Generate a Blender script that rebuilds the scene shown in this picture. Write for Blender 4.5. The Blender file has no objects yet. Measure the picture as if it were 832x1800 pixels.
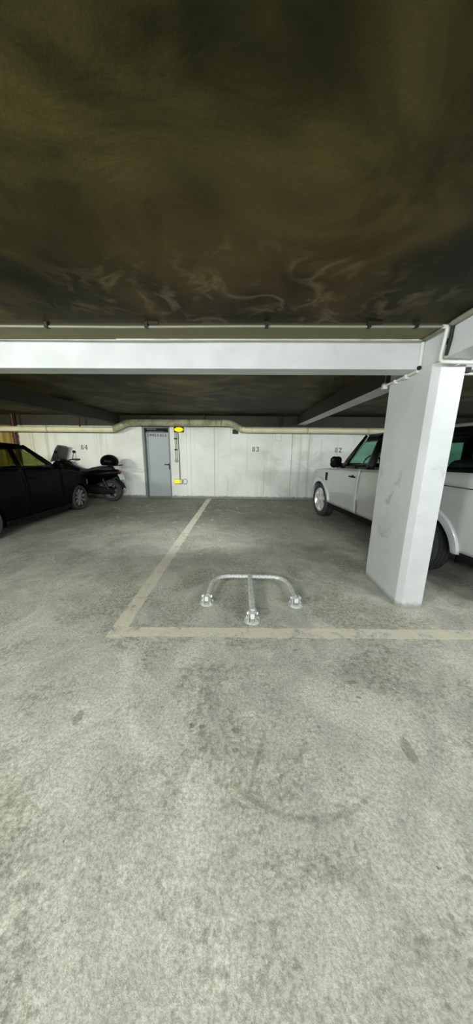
import bpy, bmesh, math, random
from mathutils import Vector, Matrix
random.seed(7)
PI = math.pi
COL = bpy.context.scene.collection

# ------------------------------------------------------------------ materials
MATS = {}
def sc(c):                       # sRGB 0..255 -> linear
    out = []
    for v in c:
        v /= 255.0
        out.append(v/12.92 if v <= .04045 else ((v+.055)/1.055)**2.4)
    return tuple(out) + (1.0,)

class NT:
    def __init__(s, name):
        s.m = bpy.data.materials.new(name); s.m.use_nodes = True
        s.t = s.m.node_tree; s.t.nodes.clear()
        s.out = s.t.nodes.new('ShaderNodeOutputMaterial')
        s.b = s.t.nodes.new('ShaderNodeBsdfPrincipled')
        s.t.links.new(s.b.outputs[0], s.out.inputs[0])
        tc = s.t.nodes.new('ShaderNodeTexCoord'); s.obj = tc.outputs['Object']
    def link(s, a, b): s.t.links.new(a, b)
    def node(s, k, **kw):
        n = s.t.nodes.new(k)
        for a, v in kw.items(): setattr(n, a, v)
        return n
    def _in(s, sock, v):
        if hasattr(v, 'is_output') or isinstance(v, bpy.types.NodeSocket): s.link(v, sock)
        else: sock.default_value = v
    def noise(s, scale, detail=6, rough=.6, dist=0, vec=None, out=0):
        n = s.node('ShaderNodeTexNoise')
        n.inputs['Scale'].default_value = scale; n.inputs['Detail'].default_value = detail
        n.inputs['Roughness'].default_value = rough; n.inputs['Distortion'].default_value = dist
        s.link(vec or s.obj, n.inputs['Vector']); return n.outputs[out]
    def vor(s, scale, vec=None, feature='F1'):
        n = s.node('ShaderNodeTexVoronoi', feature=feature)
        n.inputs['Scale'].default_value = scale
        s.link(vec or s.obj, n.inputs['Vector']); return n.outputs['Distance']
    def math(s, op, a, b=0.0, c=0.0, clamp=False):
        n = s.node('ShaderNodeMath', operation=op, use_clamp=clamp)
        s._in(n.inputs[0], a); s._in(n.inputs[1], b)
        if len(n.inputs) > 2: s._in(n.inputs[2], c)
        return n.outputs[0]
    def mr(s, v, a, b, c=0.0, d=1.0):
        n = s.node('ShaderNodeMapRange', interpolation_type='SMOOTHSTEP')
        s._in(n.inputs[0], v)
        for i, x in enumerate((a, b, c, d)): n.inputs[i+1].default_value = x
        return n.outputs[0]
    def mix(s, f, a, b, mode='MIX'):
        n = s.node('ShaderNodeMix', data_type='RGBA', blend_type=mode)
        s._in(n.inputs[0], f); s._in(n.inputs[6], a); s._in(n.inputs[7], b)
        return n.outputs[2]
    def scaled(s, v3):
        n = s.node('ShaderNodeMapping'); s.link(s.obj, n.inputs[0])
        n.inputs['Scale'].default_value = v3; return n.outputs[0]
    def sep(s, vec=None):
        n = s.node('ShaderNodeSeparateXYZ'); s.link(vec or s.obj, n.inputs[0]); return n.outputs
    def bump(s, h, strength=.3, dist=.01):
        n = s.node('ShaderNodeBump'); n.inputs['Strength'].default_value = strength
        n.inputs['Distance'].default_value = dist; s.link(h, n.inputs['Height'])
        s.link(n.outputs[0], s.b.inputs['Normal'])
    def base(s, c): s._in(s.b.inputs['Base Color'], c)
    def set(s, **kw):
        for k, v in kw.items(): s._in(s.b.inputs[k.replace('_', ' ')], v)

def simple(name, rgb, rough=.5, metal=0.0, var=.12, nscale=9, coat=0.0, spec=.5, emit=None, es=0):
    if name in MATS: return MATS[name]
    n = NT(name); c = sc(rgb)
    k = n.noise(nscale, 4)
    d = tuple(x*(1-var*1.6) for x in c[:3])+(1,)
    l = tuple(min(1, x*(1+var)) for x in c[:3])+(1,)
    n.base(n.mix(k, d, l))
    n.set(Roughness=n.mr(k, .2, .8, max(0.02, rough-.06), min(1, rough+.06)), Metallic=metal, Specular_IOR_Level=spec, Coat_Weight=coat)
    if coat: n.set(Coat_Roughness=.04)
    if emit: n.set(Emission_Color=sc(emit), Emission_Strength=es)
    MATS[name] = n.m; return n.m

def white_wall():
    n = NT('white_painted_concrete')
    x, y, z = n.sep()[:3]
    big = n.noise(.9, 5, .6, .4); fine = n.noise(14, 6, .65)
    c = n.mix(n.mr(big, .3, .7), sc((212, 216, 210)), sc((232, 235, 230)))
    streak = n.noise(1, 5, .6, 0, n.scaled((5.5, 5.5, .18)))
    c = n.mix(n.math('MULTIPLY', n.mr(streak, .52, .72), .42), c, sc((150, 152, 132)))
    # dirt spots
    sp = n.noise(5.5, 8, .75)
    c = n.mix(n.math('MULTIPLY', n.mr(sp, .66, .74), .75), c, sc((96, 96, 84)))
    # greyer patch on the lower right of the wall
    pm = n.math('MULTIPLY', n.mr(n.noise(1.7, 5, .7, .5), .45, .6), n.math('MULTIPLY', n.mr(x, .35, .7), n.mr(z, 1.62, 1.5)))
    c = n.mix(n.math('MULTIPLY', pm, .28), c, sc((150, 155, 146)))
    # yellower towards the left end, brown beyond the red pipe
    c = n.mix(n.math('MULTIPLY', n.mr(x, -6.0, -7.3), .45), c, sc((205, 195, 140)))
    c = n.mix(n.mr(x, -7.33, -7.36), c, n.mix(n.mr(streak, .35, .65), sc((120, 98, 48)), sc((190, 172, 105))))
    # dirt near the floor
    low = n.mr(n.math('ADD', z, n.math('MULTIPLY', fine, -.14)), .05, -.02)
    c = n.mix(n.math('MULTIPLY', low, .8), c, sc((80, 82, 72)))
    c = n.mix(n.mr(n.math('ADD', z, n.math('MULTIPLY', fine, .02)), 2.27, 2.29), c, n.mix(big, sc((40, 42, 32)), sc((62, 62, 48))))  # upper wall coloured dark to stand for the shade above the pipe
    n.base(c); n.set(Roughness=.62)
    n.bump(n.math('ADD', fine, n.math('MULTIPLY', big, 2)), .25, .006)
    return n.m

def column_paint():
    n = NT('scuffed_white_column_paint')
    x, y, z = n.sep()[:3]
    big = n.noise(2.2, 5, .6, .3); fine = n.noise(22, 6, .65)
    c = n.mix(n.mr(big, .3, .7), sc((202, 206, 209)), sc((216, 219, 222)))
    sm = n.noise(4.2, 7, .7, .6)
    zone = n.math('MULTIPLY', n.mr(z, .3, .8), n.mr(z, 1.75, 1.2))
    c = n.mix(n.math('MULTIPLY', n.math('MULTIPLY', n.mr(sm, .56, .72), zone), .5), c, sc((128, 128, 120)))
    sp = n.noise(13, 8, .8)
    c = n.mix(n.math('MULTIPLY', n.mr(sp, .68, .72), .8), c, sc((95, 95, 88)))
    low = n.mr(n.math('ADD', z, n.math('MULTIPLY', fine, -.1)), .03, -.03)
    c = n.mix(n.math('MULTIPLY', low, .6), c, sc((110, 112, 100)))
    n.base(c); n.set(Roughness=.5)
    n.bump(n.math('ADD', fine, n.math('MULTIPLY', big, 1.5)), .2, .005)
    return n.m

def ceiling_mat():
    n = NT('stained_dark_ceiling')
    x, y, z = n.sep()[:3]
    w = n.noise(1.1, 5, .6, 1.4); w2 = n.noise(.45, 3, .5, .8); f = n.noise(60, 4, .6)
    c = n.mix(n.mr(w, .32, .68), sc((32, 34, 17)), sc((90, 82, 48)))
    # brown rusty area and near-black green areas
    dx = n.math('SUBTRACT', x, .05); dy = n.math('SUBTRACT', y, 2.1)
    dd = n.math('ADD', n.math('MULTIPLY', n.math('MULTIPLY', dx, dx), .5), n.math('MULTIPLY', dy, dy))
    br = n.math('MULTIPLY', n.mr(n.math('ADD', dd, n.math('MULTIPLY', w, .9)), 1.5, .5), .5)
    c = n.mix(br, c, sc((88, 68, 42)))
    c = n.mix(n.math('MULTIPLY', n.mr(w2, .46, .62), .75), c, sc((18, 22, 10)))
    # pale curved trowel marks
    sw = n.noise(2.6, 2, .5, 1.6)
    ridge = n.math('ABSOLUTE', n.math('SUBTRACT', sw, .5))
    ez = n.math('ADD', n.math('MULTIPLY', n.math('MULTIPLY', dx, dx), .6), n.math('MULTIPLY', dy, n.math('MULTIPLY', dy, 4)))
    rm = n.math('MULTIPLY', n.mr(ridge, .09, .0), n.math('MULTIPLY', n.mr(n.noise(3.5, 4), .42, .62), n.mr(ez, 1.6, .4)))
    c = n.mix(n.math('MULTIPLY', rm, .32), c, sc((150, 140, 108)))
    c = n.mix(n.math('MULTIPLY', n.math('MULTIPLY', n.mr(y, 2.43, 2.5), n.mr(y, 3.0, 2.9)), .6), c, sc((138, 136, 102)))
    n.base(c); n.set(Roughness=.6, Specular_IOR_Level=.12)
    n.bump(n.math('ADD', n.math('MULTIPLY', f, .3), n.math('MULTIPLY', w, 3)), .35, .01)
    return n.m

def floor_mat():
    n = NT('worn_garage_concrete')
    x, y, z = n.sep()[:3]
    big = n.noise(.55, 5, .6, .5); mid = n.noise(2.2, 8, .68, 1.1); fine = n.noise(26, 8, .72); vf = n.noise(110, 4, .7)
    c = n.mix(n.mr(mid, .28, .72), sc((186, 188, 180)), sc((232, 232, 221)))
    c = n.mix(n.math('MULTIPLY', n.mr(big, .38, .62), .42), c, sc((160, 166, 158)))
    c = n.mix(n.math('MULTIPLY', n.mr(n.noise(1.25, 6, .7, .8), .52, .66), .5), c, sc((214, 211, 190)))
    # ground darker towards the back of the bays
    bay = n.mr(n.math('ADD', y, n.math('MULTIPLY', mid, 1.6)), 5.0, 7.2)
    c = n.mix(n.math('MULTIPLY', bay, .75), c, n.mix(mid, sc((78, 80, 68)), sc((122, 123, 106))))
    def blob(cx, cy, rx, ry, nz=.9, ang=0.0):
        ca, sa = math.cos(ang), math.sin(ang)
        ux = n.math('SUBTRACT', x, cx); uy = n.math('SUBTRACT', y, cy)
        a = n.math('ADD', n.math('MULTIPLY', ux, ca/rx), n.math('MULTIPLY', uy, sa/rx))
        b = n.math('ADD', n.math('MULTIPLY', ux, -sa/ry), n.math('MULTIPLY', uy, ca/ry))
        d = n.math('ADD', n.math('MULTIPLY', a, a), n.math('MULTIPLY', b, b))
        return n.mr(n.math('ADD', d, n.math('MULTIPLY', n.math('SUBTRACT', fine, .5), nz*3)), 1.15, .7)
    rz = n.mr(n.noise(1.3, 6, .7, .6), .42, .60)
    lite = n.mr(n.noise(3.1, 8, .74, 1.6), .54, .68)
    c = n.mix(n.math('MULTIPLY', lite, .5), c, sc((246, 245, 232)))
    c = n.mix(n.math('ADD', n.mr(fine, .36, .62), n.math('SUBTRACT', .75, n.math('MULTIPLY', rz, .75)), 0, True), n.mix(1.0, c, sc((196, 197, 190)), 'MULTIPLY'), n.mix(1.0, c, sc((255, 255, 252)), 'MULTIPLY'))
    gr = n.noise(64, 7, .8)
    c = n.mix(n.mr(gr, .40, .58), n.mix(1.0, c, sc((212, 213, 206)), 'MULTIPLY'), c)
    # crusty exposed aggregate
    ag = n.vor(60); hole = n.mr(n.noise(75, 8, .85), .58, .64)
    rough_zone = n.math('ADD', n.math('MULTIPLY', rz, .85), .15)
    c = n.mix(n.math('MULTIPLY', n.math('MULTIPLY', hole, rough_zone), .7), c, sc((92, 94, 84)))
    c = n.mix(n.math('MULTIPLY', n.mr(n.noise(52, 6, .75), .58, .66), .5), c, sc((238, 238, 226)))
    # small dark pits and spots
    pits = n.noise(9, 6, .75, .3)
    c = n.mix(n.math('MULTIPLY', n.mr(pits, .67, .70), .8), c, sc((74, 76, 64)))
    for bl in ((-.02, 1.235, .022, .022), (-.28, 1.26, .016, .02), (-.22, 1.25, .02, .012), (-.02, 1.13, .02, .014),
               (.80, 1.60, .04, .016), (.79, 1.48, .02, .012), (.93, 1.16, .035, .07), (-.75, 1.75, .03, .012), (-.98, 1.28, .025, .05), (.45, 1.9, .03, .01)):
        c = n.mix(n.math('MULTIPLY', blob(*bl), .45), c, sc((82, 86, 72)))
    # faint tyre scuffs
    ax = n.math('SUBTRACT', x, .32); ay = n.math('SUBTRACT', y, 1.42)
    rr = n.math('SQRT', n.math('ADD', n.math('MULTIPLY', ax, ax), n.math('MULTIPLY', ay, ay)))
    arc = n.math('MULTIPLY', n.mr(n.math('ABSOLUTE', n.math('SUBTRACT', rr, .56)), .02, .004), n.math('MULTIPLY', n.mr(fine, .42, .56), n.mr(ay, -.42, -.5)))
    c = n.mix(n.math('MULTIPLY', arc, .5), c, sc((84, 88, 76)))
    sx = n.math('SUBTRACT', x, n.math('ADD', .07, n.math('MULTIPLY', n.math('SUBTRACT', y, 1.0), .34)))
    scf = n.math('MULTIPLY', n.mr(n.math('ABSOLUTE', sx), .018, .004), n.math('MULTIPLY', n.mr(y, .9, .98), n.mr(y, 1.3, 1.2)))
    c = n.mix(n.math('MULTIPLY', scf, .35), c, sc((100, 104, 92)))
    # painted bay lines, worn through at the edges
    wob = n.math('MULTIPLY', n.math('SUBTRACT', n.noise(7, 6, .7), .5), .05)
    def band(v, c0, hw):
        d = n.math('ABSOLUTE', n.math('ADD', n.math('SUBTRACT', v, c0), wob))
        return n.mr(d, hw+.006, hw-.006)
    b1 = n.math('MULTIPLY', band(x, -1.105, .072), n.mr(y, 1.97, 2.0))
    b2 = n.math('MULTIPLY', band(y, n.math('ADD', 2.095, n.math('MULTIPLY', x, .025)), .066), n.mr(x, -1.16, -1.13))
    pm = n.math('MAXIMUM', b1, b2)
    wear = n.mr(n.noise(6, 8, .78, .5), .64, .52)
    c = n.mix(n.math('MULTIPLY', n.math('MULTIPLY', pm, wear), .8), c, sc((228, 223, 203)))
    n.base(c); n.set(Roughness=n.mr(mid, .3, .7, .55, .78), Specular_IOR_Level=.35)
    h = n.math('ADD', n.math('MULTIPLY', fine, 1.0), n.math('MULTIPLY', vf, .35))
    h = n.math('ADD', h, n.math('MULTIPLY', n.math('MULTIPLY', hole, rough_zone), -.6))
    n.bump(h, .6, .012)
    return n.m

def glass(name, tint, gloss=.10):
    n = NT(name)
    t = n.t; t.nodes.remove(n.b)
    tr = n.node('ShaderNodeBsdfTransparent')
    k = n.noise(3, 2); n.link(n.mix(k, sc(tint), sc(tuple(v*.94 for v in tint))), tr.inputs[0])
    gl = n.node('ShaderNodeBsdfGlossy'); gl.inputs['Roughness'].default_value = .03
    lw = n.node('ShaderNodeLayerWeight'); lw.inputs[0].default_value = .5
    fr = n.math('ADD', n.math('MULTIPLY', n.math('POWER', lw.outputs['Facing'], 4.5), .55), .03)
    mx = n.node('ShaderNodeMixShader')
    n.link(fr, mx.inputs[0]); n.link(tr.outputs[0], mx.inputs[1]); n.link(gl.outputs[0], mx.inputs[2])
    n.link(mx.outputs[0], n.out.inputs[0]); return n.m

def galvanised():
    n = NT('galvanised_steel')
    v = n.vor(38); k = n.noise(20, 5)
    n.base(n.mix(n.mr(v, .1, .7), sc((188, 192, 190)), sc((220, 223, 221))))
    n.set(Metallic=.2, Roughness=n.mr(k, .3, .7, .26, .42)); n.bump(k, .06, .003); return n.m

def lagging():
    n = NT('grimy_pipe_lagging')
    x = n.sep()[0]
    k = n.noise(4, 6, .7); rings = n.noise(1, 4, .6, 0, n.scaled((14, 1, 1)))
    c = n.mix(n.mr(k, .35, .65), sc((150, 152, 120)), sc((206, 204, 174)))
    c = n.mix(n.math('MULTIPLY', n.mr(rings, .58, .66), .7), c, sc((84, 84, 62)))
    n.base(c); n.set(Roughness=.6); n.bump(n.math('ADD', k, rings), .5, .02); return n.m

def pipe_white():
    n = NT('yellowed_white_pipe')
    k = n.noise(3, 6, .7); r = n.noise(1, 4, .6, 0, n.scaled((6, 1, 1)))
    c = n.mix(n.mr(k, .35, .7), sc((225, 224, 196)), sc((214, 208, 168)))
    c = n.mix(n.math('MULTIPLY', n.mr(r, .62, .68), .6), c, sc((130, 120, 84)))
    n.base(c); n.set(Roughness=.4); return n.m

M_GSHADE = simple('girder_shade_dark', (52, 54, 44), .8, 0, .25, 3)  # shade on the far girders put into the concrete colour
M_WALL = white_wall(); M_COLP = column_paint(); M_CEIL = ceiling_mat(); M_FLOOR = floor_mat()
M_GALV = galvanised(); M_LAG = lagging(); M_PIPE = pipe_white()
M_SILVER = simple('silver_car_paint', (192, 197, 194), .32, .15, .03, 3, coat=.7)
M_SILVERL = simple('bright_silver_arch_paint', (214, 220, 224), .3, .2, .03, 3, coat=.6)
M_BLACKP = simple('black_car_paint', (5, 6, 6), .38, 0, .1, 3, coat=.0, spec=.07)
M_TRIM = simple('black_plastic_trim', (14, 16, 16), .55, 0, .15, spec=.2)
M_GLOSSB = simple('gloss_black_pillar', (7, 9, 9), .25, 0, .1, spec=.15)
M_UNDER = simple('underbody_black', (9, 10, 10), .9, 0, .2, spec=.1)
M_RUB = simple('tyre_rubber', (54, 57, 58), .75, 0, .2, 30)
M_RIM = simple('polished_alloy', (222, 224, 224), .3, .45, .05)
M_RIMD = simple('dark_alloy_barrel', (22, 23, 23), .55, .2, .1)
M_RIMG = simple('grey_machined_spoke', (140, 142, 138), .4, .4, .08)
M_SEAT = simple('dark_seat_fabric', (24, 26, 25), .85, 0, .2, 40)
M_SEATL = simple('light_cabin_lining', (150, 152, 144), .85, 0, .1, 20)
M_GREEN = glass('green_tinted_glass', (228, 247, 240))
M_DARKG = glass('dark_green_tinted_glass', (190, 222, 212))
M_SMOKE = glass('grey_green_car_glass', (224, 230, 206))
M_SCREEN = simple('smoked_windscreen_plastic', (100, 104, 98), .35, 0, .06)
M_LAMPC = glass('clear_lamp_lens', (225, 230, 230))
M_CHROME = simple('chrome', (220, 222, 222), .12, 1.0, .03)
M_REDL = simple('red_lamp_lens', (120, 14, 12), .2, 0, .1)
M_DOOR = simple('grey_blue_door_paint', (163, 172, 173), .33, 0, .04, 2)
M_FRAME = simple('grey_door_frame_paint', (118, 124, 122), .45, 0, .08, 4)
M_INK = simple('black_stencil_paint', (34, 34, 30), .7, 0, .4, 30)
M_COND = simple('grey_conduit', (142, 142, 128), .5, 0, .15, 12)
M_CONDW = simple('white_painted_conduit', (220, 221, 214), .45, 0, .08, 12)
M_CLAMP = simple('dark_metal_clamp', (40, 38, 32), .6, .4, .2)
M_CABLE = simple('black_cable', (20, 20, 18), .6, 0, .2)
M_YEL = simple('glowing_yellow_lens', (250, 205, 20), .35, 0, .03, emit=(255, 200, 0), es=1.1)
M_CREAM = simple('cream_lamp_housing', (226, 214, 160), .5, 0, .05)
M_BODYG = simple('lamp_base_grey', (150, 152, 140), .5)
M_RED = simple('dark_red_pipe_paint', (72, 26, 18), .55, 0, .3, 12)
M_PLATEW = simple('plate_white', (220, 222, 214), .4)
M_TUBE = simple('fluorescent_tube_glass', (240, 245, 240), .3, emit=(235, 245, 235), es=6)
M_WCAP = simple('white_plastic_cap', (236, 236, 230), .4)
M_RIMTYRE = M_RUB

# ------------------------------------------------------------------ mesh helpers
def link(name, bm, mats, parent=None, smooth=True, bevel=0, loc=None, ang=40, seg=2):
    me = bpy.data.meshes.new(name)
    bmesh.ops.recalc_face_normals(bm, faces=bm.faces)
    bm.to_mesh(me); bm.free()
    if not isinstance(mats, (list, tuple)): mats = [mats]
    for m in mats: me.materials.append(m)
    o = bpy.data.objects.new(name, me); COL.objects.link(o)
    if smooth:
        for p in me.polygons: p.use_smooth = True
        me.set_sharp_from_angle(angle=math.radians(ang))
    if bevel:
        b = o.modifiers.new('bevel', 'BEVEL'); b.width = bevel; b.segments = seg; b.limit_method = 'ANGLE'
    if parent: o.parent = parent
    if loc: o.location = loc
    return o

def thing(name, label, cat, loc=(0, 0, 0), rz=0, group=None):
    o = bpy.data.objects.new(name, None); COL.objects.link(o); o.empty_display_size = .1
    o.location = loc; o.rotation_euler = (0, 0, rz); o['label'] = label; o['category'] = cat
    if group: o['group'] = group
    return o
def tag(o, label, cat, group=None):
    o['label'] = label; o['category'] = cat
    if group: o['group'] = group
    return o
def struct(name, bm, m, parent=None, **kw):
    o = link(name, bm, m, parent, **kw)
    if parent is None: o['kind'] = 'structure'
    return o

def box(bm, x0, x1, y0, y1, z0, z1, mi=0):
    v = [bm.verts.new(p) for p in ((x0,y0,z0),(x1,y0,z0),(x1,y1,z0),(x0,y1,z0),(x0,y0,z1),(x1,y0,z1),(x1,y1,z1),(x0,y1,z1))]
    for f in ((0,3,2,1),(4,5,6,7),(0,1,5,4),(1,2,6,5),(2,3,7,6),(3,0,4,7)):
        bm.faces.new([v[i] for i in f]).material_index = mi
    return v
def hexa(bm, pts, mi=0):          # 8 points, ordered like box
    v = [bm.verts.new(p) for p in pts]
    for f in ((0,3,2,1),(4,5,6,7),(0,1,5,4),(1,2,6,5),(2,3,7,6),(3,0,4,7)):
        bm.faces.new([v[i] for i in f]).material_index = mi
def tube(bm, path, r, seg=12, cap=True, mi=0):
    path = [Vector(p) for p in path]; n = len(path)
    rs = r if isinstance(r, (list, tuple)) else [r]*n
    up = None; rings = []
    for i, p in enumerate(path):
        t = (path[min(i+1, n-1)]-path[max(i-1, 0)]).normalized()
        if up is None:
            up = Vector((0, 0, 1)) if abs(t.z) < .9 else Vector((1, 0, 0))
        up = (up - t*up.dot(t)).normalized(); sd = t.cross(up)
        rings.append([bm.verts.new(p+(up*math.cos(2*PI*k/seg)+sd*math.sin(2*PI*k/seg))*rs[i]) for k in range(seg)])
    for i in range(n-1):
        for k in range(seg):
            bm.faces.new((rings[i][k], rings[i][(k+1) % seg], rings[i+1][(k+1) % seg], rings[i+1][k])).material_index = mi
    if cap:
        bm.faces.new(rings[0][::-1]).material_index = mi; bm.faces.new(rings[-1]).material_index = mi
def roundpath(pts, rad, n=6):
    pts = [Vector(p) for p in pts]; out = [pts[0]]
    for i in range(1, len(pts)-1):
        a, b, c = pts[i-1], pts[i], pts[i+1]
        r = min(rad, (a-b).length*.49, (c-b).length*.49)
        p0 = b+(a-b).normalized()*r; p1 = b+(c-b).normalized()*r
        for k in range(n+1):
            t = k/n; out.append(p0*(1-t)**2+b*2*t*(1-t)+p1*t*t)
    out.append(pts[-1]); return out
def lathe(bm, prof, axis='y', seg=32, c=(0, 0, 0), mi=0, closed=False):
    """prof: list of (along axis, radius)"""
    rings = []
    for a, r in prof:
        ring = []
        for k in range(seg):
            t = 2*PI*k/seg; u, v = r*math.cos(t), r*math.sin(t)
            p = {'y': (u, a, v), 'x': (a, u, v), 'z': (u, v, a)}[axis]
            ring.append(bm.verts.new((p[0]+c[0], p[1]+c[1], p[2]+c[2])))
        rings.append(ring)
    m = len(rings)
    for i in range(m if closed else m-1):
        A, B = rings[i], rings[(i+1) % m]
        for k in range(seg):
            bm.faces.new((A[k], A[(k+1) % seg], B[(k+1) % seg], B[k])).material_index = mi
    if not closed:
        if prof[0][1] > 1e-4: bm.faces.new(rings[0][::-1]).material_index = mi
        if prof[-1][1] > 1e-4: bm.faces.new(rings[-1]).material_index = mi
def ellipsoid(bm, c, r, seg=20, rot=None):
    d = bmesh.ops.create_uvsphere(bm, u_segments=seg, v_segments=seg//2, radius=1)
    m = Matrix.Translation(c) @ (rot or Matrix()) @ Matrix.Diagonal((r[0], r[1], r[2], 1))
    bmesh.ops.transform(bm, matrix=m, verts=d['verts'])
def grid(bm, rows, mi=0):
    V = [[bm.verts.new(p) for p in r] for r in rows]
    for i in range(len(V)-1):
        for j in range(len(V[0])-1):
            try: bm.faces.new((V[i][j], V[i][j+1], V[i+1][j+1], V[i+1][j])).material_index = mi
            except ValueError: pass
def shell(name, rows, mat, parent, th=.012, **kw):
    bm = bmesh.new(); grid(bm, rows); bmesh.ops.remove_doubles(bm, verts=bm.verts, dist=1e-5)
    o = link(name, bm, mat, parent, **kw)
    s = o.modifiers.new('solid', 'SOLIDIFY'); s.thickness = th; s.offset = 0
    return o
def prism(bm, poly, d0, d1, fn):
    """poly of (a,b); fn(a,b,d)->xyz"""
    A = [bm.verts.new(fn(a, b, d0)) for a, b in poly]; B = [bm.verts.new(fn(a, b, d1)) for a, b in poly]
    bm.faces.new(A); bm.faces.new(B[::-1])
    for i in range(len(A)):
        j = (i+1) % len(A); bm.faces.new((A[i], A[j], B[j], B[i]))

# ------------------------------------------------------------------ the setting
CZ, BZ, WY = 2.59, 2.34, 8.70        # ceiling, beam soffit, back wall
XL, XR, YB = -10.0, 8.0, -6.5
GL, GR = -3.87, 1.63                 # inner faces of the two girders

bm = bmesh.new(); box(bm, XL-.2, XR+.2, YB-.2, WY+.6, -.2, 0)
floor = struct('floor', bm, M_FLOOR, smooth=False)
bm = bmesh.new()
box(bm, -1.18, -1.03, 1.98, 8.55, 0, .0012)
o = struct('bay_line', bm, M_FLOOR, floor, smooth=False); o['label'] = 'worn cream painted line running back to the wall'
bm = bmesh.new()
hexa(bm, [(-1.19, 1.98, 0), (5, 2.15, 0), (5, 2.29, 0), (-1.03, 2.14, 0), (-1.19, 1.98, .0009), (5, 2.15, .0009), (5, 2.29, .0009), (-1.03, 2.14, .0009)])
o = struct('bay_line', bm, M_FLOOR, floor, smooth=False); o['label'] = 'worn cream painted line across the bay entrance'

bm = bmesh.new(); box(bm, XL-.2, XR+.2, YB-.2, WY+.6, CZ, CZ+.25)
struct('ceiling', bm, M_CEIL, smooth=False)

# back wall with the door opening
DX0, DX1, DZ1 = -3.20, -2.32, 2.27
bm = bmesh.new()
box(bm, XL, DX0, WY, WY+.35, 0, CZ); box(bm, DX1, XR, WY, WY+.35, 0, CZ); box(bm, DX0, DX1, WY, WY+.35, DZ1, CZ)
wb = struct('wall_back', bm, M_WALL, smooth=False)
bm = bmesh.new()                                    # shallow projecting wall strips and joints
box(bm, -2.32, -1.80, WY-.022, WY, 0, 2.3); 
box(bm, .98, 1.16, WY-.05, WY, 1.86, 2.2)
struct('wall_pier', bm, M_WALL, wb, smooth=False, bevel=.006)
bm = bmesh.new()
for x in (-6.72, -.92, 1.52):
    box(bm, x-.006, x+.006, WY-.004, WY, .02, 2.25)
struct('wall_joint', bm, simple('grey_joint_line', (150, 152, 132), .8, 0, .2), wb, smooth=False)  # grey strips along the wall seams
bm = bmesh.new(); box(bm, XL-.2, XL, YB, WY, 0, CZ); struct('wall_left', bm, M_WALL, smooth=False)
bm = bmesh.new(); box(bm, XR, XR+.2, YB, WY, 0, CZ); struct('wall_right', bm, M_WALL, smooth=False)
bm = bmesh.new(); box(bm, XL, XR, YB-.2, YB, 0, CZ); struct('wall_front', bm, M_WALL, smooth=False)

# door
bm = bmesh.new()
prof_y0, prof_y1 = WY+.02, WY+.20
box(bm, DX0, DX0+.07, WY-.012, WY+.24, 0, DZ1); box(bm, DX1-.05, DX1, WY-.008, WY+.24, 0, DZ1); box(bm, DX0+.07, DX1-.05, WY-.008, WY+.24, DZ1-.06, DZ1)
box(bm, DX0, DX1, WY+.24, WY+.26, 0, DZ1)
box(bm, DX0+.07, DX1-.05, WY+.08, WY+.24, 0, .03)
door = struct('door_1', bm, M_FRAME, smooth=False, bevel=.005)
bm = bmesh.new(); box(bm, DX0+.075, DX1-.055, WY+.14, WY+.19, .035, 2.09)
leaf = link('door_leaf', bm, M_DOOR, door, smooth=False, bevel=.004)
bm = bmesh.new()
box(bm, DX1-.115, DX1-.085, WY+.128, WY+.14, .93, 1.13)
tube(bm, roundpath([(DX1-.10, WY+.128, 1.09), (DX1-.10, WY+.075, 1.09), (DX1-.235, WY+.075, 1.09)], .02), .013, 10)
link('door_handle', bm, M_CLAMP, leaf, bevel=.003)
bm = bmesh.new()
for z in (.3, 1.75): tube(bm, [(DX0+.078, WY+.132, z), (DX0+.078, WY+.132, z+.11)], .011, 10)
link('hinge', bm, M_FRAME, door)
# closer box in the dark top of the doorway
bm = bmesh.new(); box(bm, DX0+.12, DX0+.42, WY+.085, WY+.138, 2.175, 2.20); box(bm, DX0+.12, DX0+.66, WY+.11, WY+.138, 2.115, 2.13)

door_closer = link('door_closer', bm, M_FRAME, door, smooth=False, bevel=.004)
bm = bmesh.new(); box(bm, DX0+.07, DX1-.05, WY+.14, WY+.20, 2.095, DZ1-.06)
link('transom_shade', bm, M_TRIM, door, smooth=False)  # black panel stands in for shade at the top of the doorway

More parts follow.
